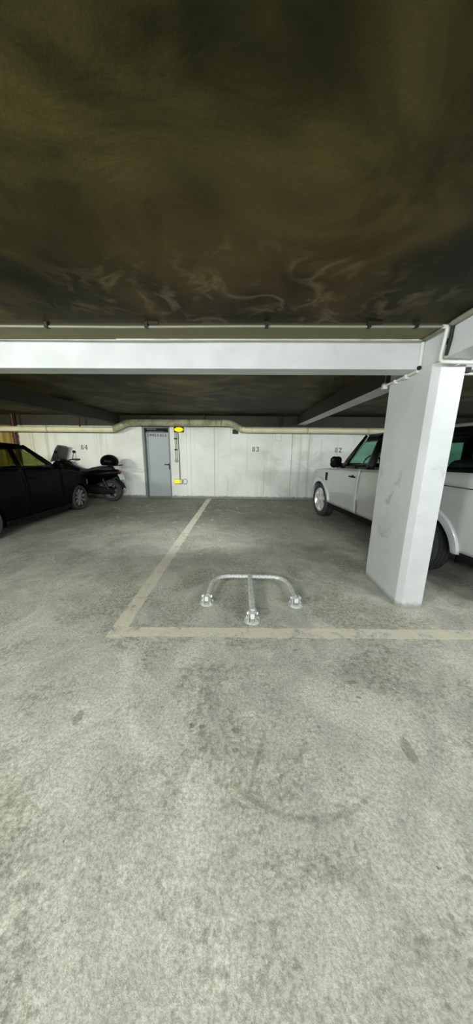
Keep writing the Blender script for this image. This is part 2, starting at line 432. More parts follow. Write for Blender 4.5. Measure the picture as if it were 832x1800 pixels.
# stencil writing
def glyph(ch):
    G = {
     'I': [(.35,0,.65,1),(.2,0,.8,.1),(.2,.9,.8,1)],
     'M': [(.0,0,.24,1),(.76,0,1,1),(.24,.62,.42,.92),(.58,.62,.76,.92),(.40,.42,.60,.72)],
     'E': [(.08,0,.36,1),(.42,0,.92,.16),(.42,.84,.92,1),(.42,.43,.76,.57),(.80,0,.92,.26),(.80,.74,.92,1)],
     'U': [(.04,.18,.30,1),(.70,.18,.96,1),(.2,0,.46,.18),(.54,0,.8,.18)],
     'B': [(.06,0,.32,1),(.38,0,.8,.14),(.38,.86,.8,1),(.38,.44,.78,.56),(.68,.12,.94,.44),(.68,.56,.92,.88)],
     'L': [(.1,0,.38,1),(.42,0,.92,.16),(.78,.0,.92,.28)],
     '8': [(.06,.10,.32,.46),(.68,.10,.94,.46),(.10,.54,.34,.90),(.66,.54,.90,.90),(.2,0,.46,.13),(.54,0,.8,.13),(.2,.87,.46,1),(.54,.87,.8,1),(.34,.43,.46,.57),(.54,.43,.66,.57)],
     '4': [(.58,0,.86,.26),(.58,.44,.86,1),(.0,.28,1,.41),(.42,.74,.56,.94),(.24,.58,.42,.76),(.06,.42,.24,.6),(.48,0,.96,.08)],
     '3': [(.66,.08,.94,.46),(.62,.56,.90,.92),(.08,0,.44,.14),(.5,0,.78,.14),(.08,.86,.44,1),(.5,.86,.76,1),(.36,.45,.66,.57),(.06,.1,.24,.28),(.06,.74,.24,.9)],
     '2': [(.62,.56,.92,.92),(.12,.86,.42,1),(.5,.86,.78,1),(.06,.68,.28,.88),(.44,.38,.68,.58),(.24,.2,.48,.4),(.04,0,.46,.18),(.52,0,.94,.18),(.82,.16,.94,.28)],
    }
    return G[ch]
def stencil(name, text, x, y, z, h, w, gap, parent, lab):
    bm = bmesh.new()
    for i, ch in enumerate(text):
        X = x+i*(w+gap)
        for a, b, c, d in glyph(ch):
            box(bm, X+a*w, X+c*w, y-.0015, y, z+b*h, z+d*h)
    o = link(name, bm, M_INK, parent, smooth=False); o['label'] = lab; return o
stencil('stencil_number', '84', -5.20, WY, 1.535, .145, .088, .035, wb, 'black stencilled number 84')
stencil('stencil_number', '83', .275, WY, 1.53, .145, .088, .035, wb, 'black stencilled number 83')
stencil('stencil_number', '82', 2.86, WY, 1.53, .145, .088, .035, wb, 'black stencilled number 82')
stencil('stencil_word', 'IMMEUBLE', DX0+.115, WY+.14, 1.965, .085, .061, .020, leaf, 'black stencilled word IMMEUBLE')

# beams, girders and columns
def xbeam(x0, x1):
    bm = bmesh.new(); box(bm, x0, x1, 2.78, 2.99, BZ, CZ); return bm
struct('trim_1', xbeam(GL, GR), M_COLP, smooth=False, bevel=.006)['label'] = 'white painted concrete cross beam above the bay entrance'
struct('trim_2', xbeam(GR+.25, XR), M_COLP, smooth=False, bevel=.006)['label'] = 'white painted concrete cross beam right of the column'
struct('trim_3', xbeam(XL, GL-.25), M_COLP, smooth=False, bevel=.006)['label'] = 'white painted concrete cross beam left of the bay'
for i, x in ((4, GR), (5, GL-.25)):
    bm = bmesh.new(); box(bm, x, x+.25, -3.0 if i == 4 else 2.55, 3.3, BZ, CZ)
    struct('trim_%d' % i, bm, M_COLP, smooth=False, bevel=.004)['label'] = 'painted concrete girder over the column'
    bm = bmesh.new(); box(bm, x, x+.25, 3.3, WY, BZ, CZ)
    if i == 4: bm.faces.ensure_lookup_table(); bm.faces[0].material_index = 1  # pale underside paints the floor's bounce light into the girder
    struct('trim_%d' % (i+2), bm, [M_GSHADE, M_COLP], smooth=False)['label'] = 'concrete girder running to the back wall, coloured dark for shade'
def column(x, lab):
    bm = bmesh.new()
    poly = [(x, 3.3), (x, 2.605), (x+.045, 2.55), (x+.25, 2.55), (x+.25, 3.3)]
    prism(bm, poly, 0, BZ, lambda a, b, d: (a, b, d))
    return tag(link('concrete_column', bm, M_COLP, smooth=False, bevel=.004), lab, 'column')
column(GR, 'white painted concrete column beside the silver car')

# ------------------------------------------------------------------ pipes and conduits
def clamp_at(parent, p, size=(.014, .03, .03)):
    bm = bmesh.new(); x, y, z = p; a, b, c = size
    box(bm, x-a, x+a, y-b, y+b, z-c*.4, CZ); return link('clamp', bm, M_CLAMP, parent, smooth=False, bevel=.002)
bm = bmesh.new()
tube(bm, [(-7, 2.44, 2.562), (-4, 2.44, 2.562), (-2.2, 2.438, 2.562), (-1, 2.44, 2.555), (0, 2.44, 2.561), (1, 2.44, 2.558), (1.60, 2.44, 2.56)], .009, 12)
cp = tag(link('conduit_pipe', bm, M_COND), 'thin pale conduit crossing the ceiling in front of the white beam', 'pipe')
for x in (-3.4, -1.62, -.80, .17, .98, 1.35):
    clamp_at(cp, (x, 2.44, 2.56), (.014, .022, .03))
for x in (-.80, .98):
    bm = bmesh.new(); box(bm, x, x+.10, 2.425, 2.44, 2.572, CZ); link('clamp', bm, M_CLAMP, cp, smooth=False)
bm = bmesh.new(); tube(bm, [(-1.2, 2.773, 2.583), (1.58, 2.773, 2.583)], .0075, 8)
tag(link('conduit_pipe', bm, M_CONDW), 'very thin conduit lying in the corner where the beam meets the ceiling', 'pipe')
bm = bmesh.new()
tube(bm, [(1.61, -1.0, 2.57), (1.61, 2.40, 2.57)], .02, 12)
tube(bm, [(1.618, 2.40, 2.578), (1.618, 2.77, 2.578)], .012, 12, mi=0)
g = tag(link('conduit_pipe', bm, M_COND), 'grey conduit running overhead along the top of the girder', 'pipe')
bm = bmesh.new()
tube(bm, roundpath([(1.56, 2.44, 2.56), (1.600, 2.44, 2.56), (1.600, 2.47, 2.318), (2.0, 2.50, 2.318), (6.5, 2.50, 2.318)], .035), .015, 12)
e = tag(link('conduit_pipe', bm, M_CONDW), 'white pipe dropping down the girder then bending right over the column', 'pipe')
for p in ((1.60, 2.455, 2.46), ):
    bm = bmesh.new(); box(bm, 1.60, 1.63, p[1]-.01, p[1]+.01, p[2]-.02, p[2]+.02); link('clamp', bm, M_CLAMP, e, smooth=False)
bm = bmesh.new(); box(bm, 1.76, 1.78, 2.485, 2.515, 2.30, 2.34); link('clamp', bm, M_CONDW, e, smooth=False)
bm = bmesh.new(); tube(bm, [(1.617, 2.405, 2.57), (1.617, 2.41, 2.46), (1.617, 2.43, 2.35)], [.012, .014, .011], 10)  # thin dark strand next to the white pipe
tag(link('dark_run', bm, M_CABLE), 'thin black strand down the girder beside the white pipe', 'cable')
bm = bmesh.new(); tube(bm, roundpath([(1.888, 2.56, 2.278), (1.905, 2.60, 2.278), (1.93, 2.70, 2.285), (6.5, 2.70, 2.285)], .03), .012, 10)
h = tag(link('conduit_pipe', bm, M_CONDW), 'thin white conduit right of the column just under the bent pipe', 'pipe')
bm = bmesh.new(); box(bm, 1.88, 1.93, 2.552, 2.59, 2.26, 2.30); link('clamp', bm, M_CLAMP, h, smooth=False)
bm = bmesh.new(); tube(bm, [(1.615, 2.765, 2.565), (1.615, 2.765, 2.36)], .015, 12)
k = tag(link('conduit_pipe', bm, M_CONDW), 'short white vertical pipe in the corner of beam and girder', 'pipe')
bm = bmesh.new(); ellipsoid(bm, (1.612, 2.762, 2.35), (.019, .019, .019), 12); link('elbow', bm, M_CLAMP, k)
bm = bmesh.new(); tube(bm, [(1.617, 2.785, 2.327), (1.617, 3.36, 2.327)], .015, 12)
k = tag(link('conduit_pipe', bm, M_CONDW), 'white pipe running back along the top of the column side', 'pipe')
bm = bmesh.new(); box(bm, 1.582, 1.628, 3.34, 3.39, 2.285, 2.35); link('junction_box', bm, M_CONDW, k, bevel=.004, smooth=False)
bm = bmesh.new(); tube(bm, [(1.606, 3.365, 2.35), (1.606, 3.365, 2.59)], .007, 8); link('drop_rod', bm, M_COND, k)
for y in (2.95, 3.15):
    bm = bmesh.new(); box(bm, 1.59, 1.63, y-.012, y+.012, 2.298, 2.338); link('clamp', bm, M_CONDW, k, smooth=False, bevel=.002)
bm = bmesh.new()
box(bm, 1.88, 1.905, 2.58, 2.66, 1.33, 1.43); box(bm, 1.88, 1.915, 2.60, 2.64, 1.35, 1.41)
tag(link('switch_box', bm, M_CONDW, smooth=False, bevel=.008), 'small white box fixed to the right side of the column', 'switch')

# big service pipe along the back wall
PY = 8.44
def servp(name, path, r, mat, parent, seg=20):
    bm = bmesh.new(); tube(bm, path, r, seg); return link(name, bm, mat, parent)
sp = thing('service_pipe', 'large pale lagged pipe along the back wall, stepping up over the door', 'pipe', (0, PY, 2.15))
L = lambda x, z: (x, 0, z-2.15)
servp('pipe_run', roundpath([L(-9.9, 2.14), L(-4.05, 2.14), L(-3.9, 2.16)], .05), .082, M_PIPE, sp)
servp('raised_section', roundpath([L(-3.95, 2.15), L(-3.52, 2.355), L(-.42, 2.36), L(-.06, 2.18)], .12, 8), .098, M_LAG, sp)
servp('pipe_run', roundpath([L(-.13, 2.205), L(.06, 2.165), L(7.9, 2.165)], .06), .08, M_PIPE, sp)
for x, z, r in ((-3.93, 2.155, .104), (-.1, 2.19, .104), (1.9, 2.165, .088), (3.7, 2.165, .088), (-6.0, 2.14, .09), (-8, 2.14, .09)):
    bm = bmesh.new(); lathe(bm, [(x-.02, r-.02), (x-.02, r), (x+.02, r), (x+.02, r-.02)], 'x', 20, (0, 0, z-2.15)); link('collar', bm, M_LAG, sp)
for x, z in ((-7.0, 2.14), (-5.0, 2.14), (-2.9, 2.355), (-1.2, 2.36), (1.07, 2.165), (5, 2.165)):
    bm = bmesh.new(); box(bm, x-.015, x+.015, .0, WY-PY-.002, z-2.15-.012, z-2.15+.012); box(bm, x-.015, x+.015, -.01, .01, z-2.15, CZ-2.152)
    link('bracket', bm, M_CLAMP, sp, smooth=False)

# wall lamps, cable, wall conduits
def lamp(x, z, w, lab, kind):
    t = thing('emergency_light', lab, 'light', (x, WY-.022, z), 0)
    bm = bmesh.new(); box(bm, -w/2, w/2, -.035, 0, -.085, .075); link('base', bm, M_CLAMP if kind else M_BODYG, t, smooth=False, bevel=.012)
    bm = bmesh.new()
    w1 = w/2-.015 if kind else w*.16
    if kind: ellipsoid(bm, ((-w/2+.015+w1)/2, -.035, .0), ((w1+w/2-.015)/2, .05, .068), 20)
    else: box(bm, -w/2+.015, w1, -.075, -.03, -.06, .062)
    link('lens', bm, M_YEL, t, bevel=0 if kind else .02, seg=3)
    if not kind:
        bm = bmesh.new(); box(bm, w*.18, w/2-.01, -.06, -.03, -.06, .06); link('housing', bm, M_CREAM, t, smooth=False, bevel=.01)
    return t
lamp(-2.02, 2.175, .31, 'glowing yellow wall light tucked under the raised pipe beside the door', True)
lamp(-2.09, .56, .27, 'low glowing yellow wall light with a cream housing near the floor', False)
bm = bmesh.new(); tube(bm, [(-1.88+.085*math.cos(a)*.8, WY-.035, .56+.085*math.sin(a)) for a in [i*2*PI/20 for i in range(21)]], .009, 8, cap=False)
tag(link('cable_loop', bm, M_COND), 'small grey loop of cable beside the low yellow light', 'cable')
bm = bmesh.new(); tube(bm, [(-2.055, WY-.03, 2.10), (-2.05, WY-.03, 1.75), (-2.035, WY-.032, 1.3), (-2.035, WY-.03, 1.0), (-2.04, WY-.03, .64)], .013, 8)
tag(link('lamp_cable', bm, M_CABLE), 'black cable linking the upper and lower yellow lights', 'cable')
t = thing('wall_conduit', 'grey double conduit with a round switch box beside the door', 'pipe', (-2.13, WY-.022, 0))
for dx in (-.022, .025):
    bm = bmesh.new(); tube(bm, [(dx, -.016, 2.1), (dx, -.016, 1.27)], .012, 8); link('conduit', bm, M_COND, t)
for z in (1.9, 1.56):
    bm = bmesh.new(); box(bm, -.05, .045, -.032, 0, z-.018, z+.018); link('clamp', bm, M_CLAMP, t, smooth=False)
bm = bmesh.new(); lathe(bm, [(-.055, .03), (-.05, .052), (0, .058)], 'y', 20, (0, 0, 1.22)); link('switch', bm, M_BODYG, t)
bm = bmesh.new(); box(bm, -.35, -.17, WY-.03, WY, 2.06, 2.19); tag(link('vent_box', bm, M_CLAMP, smooth=False, bevel=.01), 'small dark box on the wall under the end of the raised pipe', 'vent')
bm = bmesh.new(); tube(bm, [(0, 0, 0), (0, 0, CZ)], .055, 16); lathe(bm, [(1.90, .056), (1.90, .07), (1.96, .07), (1.96, .056)], 'z', 16)
tag(link('riser_pipe', bm, M_RED, loc=(-7.20, 8.60, 0)), 'dark red vertical pipe at the left end of the white wall', 'pipe')

# ------------------------------------------------------------------ folded parking barrier
t = thing('parking_barrier', 'galvanised steel parking barrier folded flat on the bay floor', 'barrier', (.105, 2.6, 0))
TZ = .075
P = roundpath([(-.465, -.02, TZ-.005), (-.435, .42, TZ+.012), (.435, .42, TZ+.012), (.468, -.01, TZ-.005)], .26, 12)
bm = bmesh.new(); tube(bm, P, .0255, 18); link('arch_tube', bm, M_GALV, t)
bm = bmesh.new()
hexa(bm, [(-.022, -.30, TZ-.028), (.034, -.30, TZ-.028), (.022, .44, TZ-.012), (-.030, .44, TZ-.012), (-.022, -.30, TZ+.028), (.034, -.30, TZ+.028), (.022, .44, TZ+.044), (-.030, .44, TZ+.044)])
link('centre_leg', bm, M_GALV, t, bevel=.012, seg=3)
def foot(x, y):
    bm = bmesh.new()
    lathe(bm, [(0, .078), (.008, .078), (.011, .072), (.011, .01)], 'z', 28, (x, y, 0))
    for s in (-1, 1):
        hexa(bm, [(x+s*.034-.004, y-.04, .008), (x+s*.034+.004, y-.04, .008), (x+s*.034+.004, y+.045, .008), (x+s*.034-.004, y+.045, .008),
                  (x+s*.034-.004, y-.015, .105), (x+s*.034+.004, y-.015, .105), (x+s*.034+.004, y+.03, .105), (x+s*.034-.004, y+.03, .105)])
    f = link('foot', bm, M_GALV, t, bevel=.002)
    bm = bmesh.new(); tube(bm, [(x-.055, y+.005, .075), (x+.055, y+.005, .075)], .011, 10)
    for s in (-1, 1): lathe(bm, [(x+s*.048-.006, .02), (x+s*.048+.006, .02)], 'x', 6, (0, y+.005, .075))
    link('hinge_bolt', bm, M_GALV, f)
    for a in (.4, 2.6, 3.9, 5.5):
        bm = bmesh.new(); lathe(bm, [(.009, .014), (.022, .014), (.024, .008), (.032, .008)], 'z', 6, (x+.06*math.cos(a), y+.06*math.sin(a), 0)); link('bolt', bm, M_GALV, f)
    bm = bmesh.new(); box(bm, x-.022, x+.022, y-.05, y-.018, .04, .092); c = link('end_cap', bm, M_WCAP, f, bevel=.01, seg=3); c['label'] = 'white end cap'
foot(-.468, -.035); foot(.472, -.03); foot(.005, -.32)

# ------------------------------------------------------------------ vehicles
def wheel(parent, x, y, z, R, W, side, rim_r, spokes, kind):
    """side=+1: outer face towards +y"""
    t = bpy.data.objects.new('wheel', None); COL.objects.link(t); t.parent = parent; t.location = (x, y, z); t.empty_display_size = .1
    h = W/2; s = side
    bm = bmesh.new()
    pr = [(-h*.82, rim_r), (-h, rim_r+.03), (-h*1.04, (rim_r+R)/2), (-h*.93, R-.03), (-h*.80, R-.008)]
    gx = [-.62, -.22, .22, .62]
    for g in gx: pr += [((g-.07)*h, R), ((g-.055)*h, R-.014), ((g+.055)*h, R-.014), ((g+.07)*h, R)]
    pr += [(h*.80, R-.008), (h*.93, R-.03), (h*1.04, (rim_r+R)/2), (h, rim_r+.03), (h*.82, rim_r)]
    lathe(bm, pr, 'y', 56)
    for f in list(bm.faces):
        if len(f.verts) > 8: bm.faces.remove(f)
    link('tyre', bm, M_RUB, t, ang=30)
    bm = bmesh.new()
    lathe(bm, [(s*h*.84, rim_r+.006), (s*h*.9, rim_r-.006), (s*h*.78, rim_r-.018), (s*h*.1, rim_r-.05), (-s*h*.7, rim_r-.03), (-s*h*.82, rim_r+.004)], 'y', 48)
    for f in list(bm.faces):
        if len(f.verts) > 8: bm.faces.remove(f)
    lathe(bm, [(-s*h*.1, .0001), (-s*h*.1, rim_r-.04)], 'y', 40)
    for f in list(bm.faces):
        if len(f.verts) > 8: bm.faces.remove(f)
    rim = link('rim', bm, M_RIM if kind == 'suv' else M_RIMD, t)
    if kind != 'suv':
        pass
    bm = bmesh.new(); lathe(bm, [(-s*h*.3, rim_r*.62), (s*h*.0, rim_r*.62), (s*h*.02, .05)], 'y', 36); link('brake_disc', bm, M_RIMD, t)
    for k in range(spokes):
        a = 2*PI*k/spokes+PI/2
        ca, sa = math.cos(a), math.sin(a)
        bm = bmesh.new()
        yo, yi = s*h*.80, s*h*.35
        if kind == 'suv': w0, w1 = .036, .074
        else: w0, w1 = .016, .034
        def pt(r, w, yy): return (r*ca-w*sa, yy, r*sa+w*ca)
        r0, r1 = .035, rim_r-.012
        hexa(bm, [pt(r0, -w0, yi), pt(r1, -w1, yi), pt(r1, w1, yi), pt(r0, w0, yi), pt(r0, -w0, yo*.92), pt(r1, -w1*.8, yo), pt(r1, w1*.8, yo), pt(r0, w0, yo*.92)])
        link('spoke', bm, M_RIM if kind == 'suv' else M_RIMG, rim, bevel=.006)
    bm = bmesh.new(); lathe(bm, [(s*h*.3, .06), (s*h*.78, .055), (s*h*.84, .035), (s*h*.85, .0001)], 'y', 24); link('hub_cap', bm, M_RIM if kind == 'suv' else M_RIMG, rim)
    return t

def frange(a, b, n): return [a+(b-a)*i/n for i in range(n+1)]
def interp(tab, s):
    if s <= tab[0][0]: return tab[0][1]
    for (a, va), (b, vb) in zip(tab, tab[1:]):
        if s <= b:
            t = (s-a)/(b-a); return va+(vb-va)*t
    return tab[-1][1]

def build_car(root, C):
    paint, kind = C['paint'], C['kind']
    R0, zc = C['arch'], C['axle_z']
    def sill(s):
        z = interp(C['sill'], s)
        for c in (C['rear'], C['front']):
            d = s-c
            if abs(d) < R0: z = max(z, zc+math.sqrt(R0*R0-d*d))
        return z
    top = lambda s: interp(C['top'], s)            # belt or bonnet edge
    plan = lambda s: interp(C['plan'], s)          # half width
    kz = lambda z: interp(C['kz'], z)
    nose = lambda s, z: s - (interp(C['nose'], z) * max(0, (s-C['nose_s'])/(C['end']-C['nose_s']))) if s > C['nose_s'] else s + interp(C['tailc'], z)*max(0, (C['tail_s']-s)/(C['tail_s']-C['start'])) if s < C['tail_s'] else s
    def svals(a, b):
        v = set([round(a, 5), round(b, 5)])
        k = int((b-a)/.09)+1
        for x in frange(a, b, k): v.add(round(x, 5))
        for c in (C['rear'], C['front']):
            for i in range(25):
                x = c-R0*math.cos(PI*i/24)*.9999
                if a < x < b: v.add(round(x, 5))
        for tb in ('plan', 'top'):
            for x, _ in C[tb]:
                if a < x < b: v.add(round(x, 5))
        return sorted(v)
    def side_rows(a, b, sg, zlo=None, zhi=None, out=0):
        rows = []
        for s in svals(a, b):
            lo = max(sill(s), zlo or 0); hi = zhi if zhi else top(s)
            lo = min(lo, hi-.01)
            col = []
            for j in range(15):
                z = lo+(hi-lo)*j/14
                col.append((nose(s, z), sg*(plan(s)*kz(z)+out), z))
            rows.append(col)
        return rows
    g = .004
    for sg in (1, -1):
        d1, d2, d3 = C['doors']       # front edge, mid seam, rear edge
        shell('wing', side_rows(d1+g, C['end'], sg), paint, root)
        fd = shell('door', side_rows(d2+g, d1-g, sg), paint, root)
        rd = shell('door', side_rows(d3+g, d2-g, sg), paint, root)
        shell('rear_quarter', side_rows(C['start'], d3-g, sg), paint, root)
        for dd, hs in ((fd, d2+.20), (rd, d3+.22)):
            z = top(hs)-C['handle_dz']; y = sg*plan(hs)*kz(z)
            bm = bmesh.new()
            tube(bm, roundpath([(hs-.09, y-sg*.005, z), (hs-.08, y+sg*.035, z), (hs+.08, y+sg*.035, z), (hs+.09, y-sg*.005, z)], .02), .014, 10)
            hd = link('door_handle', bm, C['handle'], dd)
            bm = bmesh.new(); ellipsoid(bm, (hs, y, z), (.07, .008, .035)); link('handle_recess', bm, M_TRIM, dd)
        # wheel arch flares
        for c in (C['rear'], C['front']):
            rows = []
            for i in range(33):
                a = PI*i/32
                lo_a = math.asin(max(-1, min(1, (interp(C['sill'], c)-zc)/R0)))
                a = lo_a+(PI-2*lo_a)*i/32
                col = []
                for rr, oo in ((R0-.012, -.10), (R0-.012, C['flare']*.8), (R0+.01, C['flare']), (R0+C['flare_w']*.8, C['flare']*.9), (R0+C['flare_w'], .002)):
                    s = c-rr*math.cos(a); z = zc+rr*math.sin(a)
                    col.append((nose(s, z), sg*(plan(s)*kz(z)+oo), z))
                rows.append(col)
            shell('arch_flare', rows, C['flare_mat'], root, .006)
            # liner
            bm = bmesh.new()
            rws = []
            for i in range(25):
                a = -.15+(PI+.3)*i/24
                rws.append([(c-(R0+.01)*math.cos(a), sg*yy, zc+(R0+.01)*math.sin(a)) for yy in (.55, C['hw']-.06)])
            grid(bm, rws); o = link('wheel_liner', bm, M_UNDER, root)
            so = o.modifiers.new('s', 'SOLIDIFY'); so.thickness = .008
        # sill trim
        rows = []
        for s in frange(C['rear']+R0+.01, C['front']-R0-.01, 14):
            z0 = interp(C['sill'], s)
            rows.append([(s, sg*(plan(s)*kz(z0)-.10), z0-.11), (s, sg*(plan(s)*kz(z0)-.01), z0-.10), (s, sg*(plan(s)*kz(z0)+.006), z0-.01), (s, sg*(plan(s)*kz(z0)-.02), z0+.005)])
        shell('sill', rows, C['sill_mat'], root)
        # windows and pillars, given as (s,z) quads on the greenhouse surface
        gy = lambda s, z: interp(C['gh'], z)-interp(C['ghs'], s)
        def gpanel(name, poly, mat, off, th, par=root):
            a, b, c, d = poly       # bottom-rear, bottom-front, top-front, top-rear
            rows = []
            for i in range(7):
                u = i/6; col = []
                for j in range(7):
                    v = j/6
                    s = (a[0]*(1-u)+b[0]*u)*(1-v)+(d[0]*(1-u)+c[0]*u)*v
                    z = (a[1]*(1-u)+b[1]*u)*(1-v)+(d[1]*(1-u)+c[1]*u)*v
                    col.append((s, sg*(gy(s, z)+off), z))
                rows.append(col)
            return shell(name, rows, mat, par, th)
        for q, m in C['windows']: gpanel('side_window', q, m, -.012, .004)
        for q in C['pillars']: gpanel('pillar', q, C['pillar_mat'], .0, .02)
        # mirror
        mx, mz = C['mirror']
        my = sg*(C['hw']-.03)
        bm = bmesh.new()
        q = C['mirror_size']
        pts = []
        ellipsoid(bm, (mx, my+sg*(C.get('mirror_out', .06)+q[1]), mz), q, 20)
        for v in bm.verts:
            dy = v.co.y-(my+sg*(C.get('mirror_out', .06)+q[1])); dz = v.co.z-mz
            k = 1+.22*min(1, abs(dy*dz)/(q[1]*q[2])*2)
            v.co.y += dy*(k-1); v.co.z = mz+dz*k
        for v in bm.verts:
            if v.co.x < mx-.02: v.co.x = mx-.02-(mx-.02-v.co.x)*.25
        mi = link('wing_mirror', bm, C['mirror_mat'], root)
        bm = bmesh.new(); tube(bm, [(mx+.01, my-sg*.03, mz-q[2]*.8), (mx, my+sg*.10, mz-q[2]*.45)], [.035, .025], 10); link('mirror_arm', bm, M_TRIM, mi)
    # bonnet, scuttle
    hs0 = C['hood_s']
    rows = []
    ss = [s for s in svals(hs0, C['end'])]
    for s in ss:
        w = plan(s)*kz(top(s)); z0 = top(s); col = []
        for j in range(17):
            v = -1+2*j/16
            col.append((nose(s, z0)-.004, v*w*.995, z0+C['crown']*(1-abs(v)**3)*(1 if s < C['nose_s'] else max(0, (C['end']-s)/(C['end']-C['nose_s'])))))
        rows.append(col)
    shell('bonnet', rows, paint, root)
    # belt rail between bonnet and tail (thin top of doors)
    # roof
    (r0, z0), (r1, z1) = C['roof'][0], C['roof'][-1]
    rows = []
    for s in frange(r0, r1, 16):
        zr = interp(C['roof'], s); w = interp(C['gh'], zr)-interp(C['ghs'], s)+.012
        rows.append([(s, v*w, zr+C['roof_crown']*(1-abs(v)**2.5)-(.03 if abs(v) == 1 else 0)) for v in [-1+2*j/16 for j in range(17)]])
    shell('roof', rows, paint, root, .02)
    # windscreen and rear screen
    def screen(name, base, topp, mat, bow, frame):
        (sb, zb), (st, zt) = base, topp
        rows = []
        for i in range(9):
            u = i/8; s = sb+(st-sb)*u; z = zb+(zt-zb)*u
            w = interp(C['gh'], z)-interp(C['ghs'], s)-.02
            rows.append([(s+bow*(1-v*v), v*w, z) for v in [-1+2*j/14 for j in range(15)]])
        return shell(name, rows, mat, root, .004)
    screen('windscreen', *C['screen'], C['glassf'], .10, None)
    screen('rear_window', *C['rear_screen'], C['glassr'], -.06, None)
    # scuttle / tailgate shelf between the screens and panels
    rows = []
    for s in frange(C['screen'][0][0]-.02, hs0+.02, 4):
        rows.append([(s+.09*(1-v*v), v*(interp(C['gh'], top(hs0))-.0), top(hs0)+C['crown']*.6*(1-abs(v)**3)-.004) for v in [-1+2*j/14 for j in range(15)]])
    shell('scuttle', rows, M_TRIM, root, .01)
    # tailgate below the rear window
    bm = bmesh.new()
    rows = []
    zt = top(C['start'])
    for z in frange(interp(C['sill'], C['start'])+.05, zt, 8):
        w = plan(C['start'])*kz(z)
        rows.append([(nose(C['start'], z)+.0-.05*(1-v*v), v*w, z) for v in [-1+2*j/10 for j in range(11)]])
    grid(bm, rows); o = link('tailgate', bm, paint, root); so = o.modifiers.new('s', 'SOLIDIFY'); so.thickness = .02
    # underbody
    hw = C['hw']; fl = C['floor_z']; b0 = C['bottom']
    bm = bmesh.new()
    box(bm, C['start']+.12, C['end']-.22, -.55, .55, b0, fl)
    box(bm, C['rear']+R0+.22, C['front']-R0-.03, -hw+.07, hw-.07, b0, fl-.02)
    box(bm, C['start']+.06, C['rear']-R0-.03, -hw+.14, hw-.14, b0+.06, fl)
    box(bm, C['front']-R0, C['end']-.25, -.55, .55, fl, top(C['front'])-.08)
    link('underbody', bm, M_UNDER, root, smooth=False)
    # interior
    bm = bmesh.new()
    sx = C['screen'][0][0]
    box(bm, sx-.28, sx+.12, -hw+.14, hw-.14, C['dash_z']-.25, C['dash_z']); link('dashboard', bm, M_SEAT, root, bevel=.04, seg=4)
    bm = bmesh.new(); cx, cz = sx-.42, C['dash_z']+.0
    tube(bm, [(cx-.10*math.sin(a)*.45, C['drive']+.18*math.cos(a), cz+.18*math.sin(a)) for a in [i*2*PI/28 for i in range(29)]], .016, 10, cap=False)
    tube(bm, [(cx, C['drive']-.17, cz), (cx, C['drive']+.17, cz)], .018, 8); tube(bm, [(cx, C['drive'], cz), (sx-.25, C['drive'], cz-.06)], .03, 8)
    link('steering_wheel', bm, M_TRIM, root)
    for px, ys in C['seats']:
        for y in ys:
            bm = bmesh.new()
            box(bm, px-.25, px+.28, y-.24, y+.24, fl, fl+.22)
            hexa(bm, [(px-.34, y-.23, fl+.15), (px-.20, y-.23, fl+.15), (px-.20, y+.23, fl+.15), (px-.34, y+.23, fl+.15),
                      (px-.50, y-.20, C['seat_z']), (px-.40, y-.20, C['seat_z']), (px-.40, y+.20, C['seat_z']), (px-.50, y+.20, C['seat_z'])])
            st = link('seat', bm, M_SEAT, root, bevel=.045, seg=3)
            bm = bmesh.new(); ellipsoid(bm, (px-.46, y, C['seat_z']+.11), (.055, .14, .09)); link('headrest', bm, M_SEAT, st)
    for px in (C['rear'], C['front']):
        for sg in (1, -1):
            wheel(root, px+(C.get('rear_dx', 0) if px == C['rear'] else 0), sg*(hw-C['tw']/2-C['tuck']), C['tr'], C['tr'], C['tw'], sg, C['rim'], C['spokes'], kind)
    # lamps
    for sg in (1, -1):
        fs = C['lamp_s']; z0, z1 = C['lamp_z']
        rows = []
        for s in frange(fs, C['end']-.02, 8):
            rows.append([(nose(s, z)+.004, sg*(plan(s)*kz(z)+.008), z) for z in frange(z0, z1, 4)])
        shell('headlight', rows, M_CHROME if kind == 'suv' else M_RIMG, root, .004)
        rows = []
        for s in frange(C['start'], C['start']+.14, 3):
            rows.append([(nose(s, z), sg*(plan(s)*kz(z)+.008), z) for z in frange(top(s)-.35, top(s)-.03, 4)])
        shell('tail_light', rows, M_REDL, root, .006)

